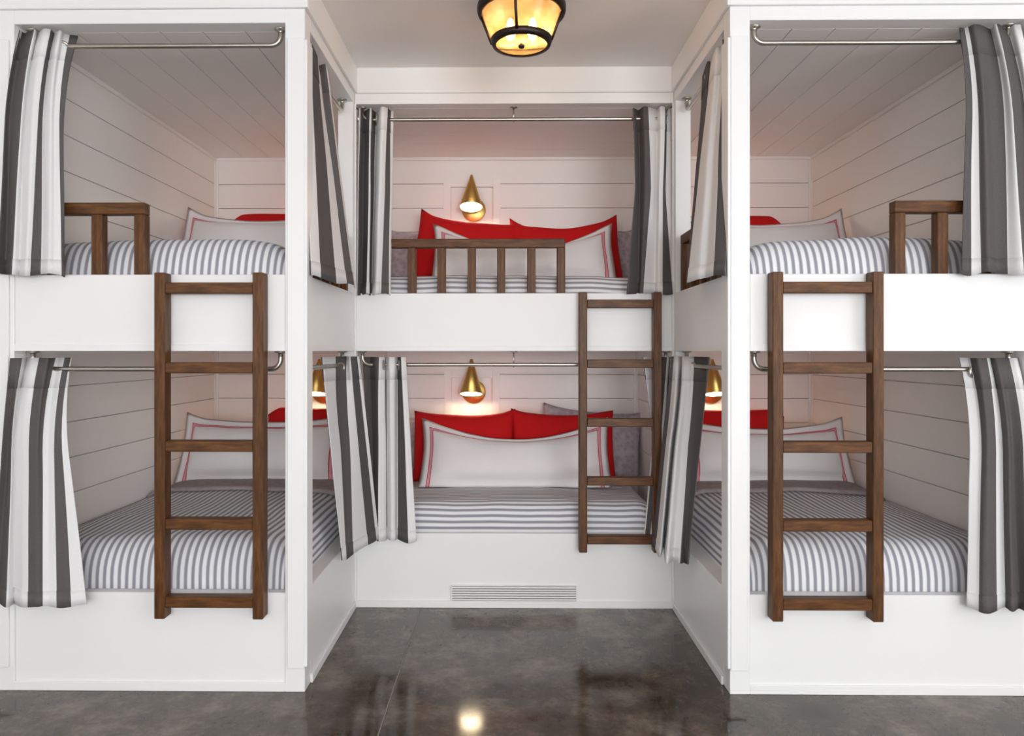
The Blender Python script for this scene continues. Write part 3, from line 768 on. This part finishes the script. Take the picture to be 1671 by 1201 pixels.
# ------------------------------------------------------------------ reading sconces
def sconce(label, xc, zo):
    """zo: height of the shade opening"""
    yb = YB + 0.034
    o = tag(empty('wall_sconce', (xc, yb, zo)), label, 'sconce', 'brass cone sconces')
    tilt = math.radians(17)
    ax = Vector((0, -math.sin(tilt), -math.cos(tilt)))       # from apex to opening
    opening = Vector((xc, yb - 0.145, zo))
    apex = opening - ax * 0.235
    lathe('backplate', [(0, 0.0001), (0, 0.080), (-0.012, 0.082), (-0.016, 0.076), (-0.018, 0.0001)], (xc + 0.012, yb, zo + 0.01), (0, 1, 0), 'brass', o)
    j = opening - ax * 0.10
    tube('arm', [(xc + 0.012, yb - 0.01, zo + 0.03), (xc + 0.006, yb - 0.06, j.z), (xc, j.y, j.z)], 0.010, 'brass', o)
    sh = lathe('shade', [(-0.012, 0.0001), (-0.010, 0.008), (0, 0.010), (0.235, 0.078), (0.236, 0.0765), (0.012, 0.0075)], apex, ax, 'brass', o, 40)
    lathe('diffuser', [(0, 0.0001), (0, 0.0730), (-0.004, 0.0725), (-0.004, 0.0001)], opening - ax * 0.006, ax, 'lamp_diffuser', sh, 32)
for side, wd in (('left', 'left'), ('rear', 'rear'), ('right', 'right')):
    sconce('lit brass cone sconce on the upper %s bunk wall' % wd, SCX[side], 2.335)
    sconce('lit brass cone sconce on the lower %s bunk wall' % wd, SCX[side], 1.085)

# ------------------------------------------------------------------ ceiling light
o = tag(empty('ceiling_light', (0.066, 0.03, 2.62)), 'amber glass ceiling light with dark bronze bands', 'ceiling light')
cx, cy = 0.066, 0.03
up = (0, 0, 1)
lathe('canopy', [(0, 0.0001), (0, 0.165), (0.02, 0.172), (0.04, 0.150), (0.112, 0.145), (0.112, 0.0001)], (cx, cy, 2.778), up, 'bronze', o, 48)
lathe('upper_band', [(0, 0.160), (0, 0.176), (0.012, 0.180), (0.03, 0.180), (0.045, 0.174), (0.045, 0.155)], (cx, cy, 2.742), up, 'bronze', o, 48)
lathe('glass_shade', [(0, 0.116), (0.128, 0.166)], (cx, cy, 2.625), up, 'amber_glass', o, 48)
lathe('lower_band', [(-0.004, 0.104), (-0.004, 0.118), (0.018, 0.126), (0.022, 0.122), (0.018, 0.112), (0.0, 0.104)], (cx, cy, 2.620), up, 'bronze', o, 48)
bg = lathe('bottom_glass', [(0, 0.0001), (0.0, 0.112), (0.004, 0.112)], (cx, cy, 2.621), up, 'amber_glass', o, 40)
lathe('finial', [(-0.014, 0.0001), (-0.013, 0.010), (-0.006, 0.0135), (0.004, 0.012), (0.004, 0.0001)], (cx, cy, 2.619), up, 'bronze', bg, 20)
for k in range(4):
    w = -PI / 2 - 0.17 + k * PI / 2
    c_, s_ = math.cos(w), math.sin(w)
    tube('strap', [(cx + c_ * 0.122, cy + s_ * 0.122, 2.63), (cx + c_ * 0.172, cy + s_ * 0.172, 2.76)], 0.0065, 'bronze', o, 6)
for dx in (-0.045, 0.045):
    b_ = lathe('bulb', [(-0.04, 0.0001), (-0.035, 0.014), (-0.012, 0.022), (0.012, 0.017), (0.04, 0.011), (0.05, 0.0001)], (cx + dx, cy, 2.678), up, 'bulb_glow', o, 16)
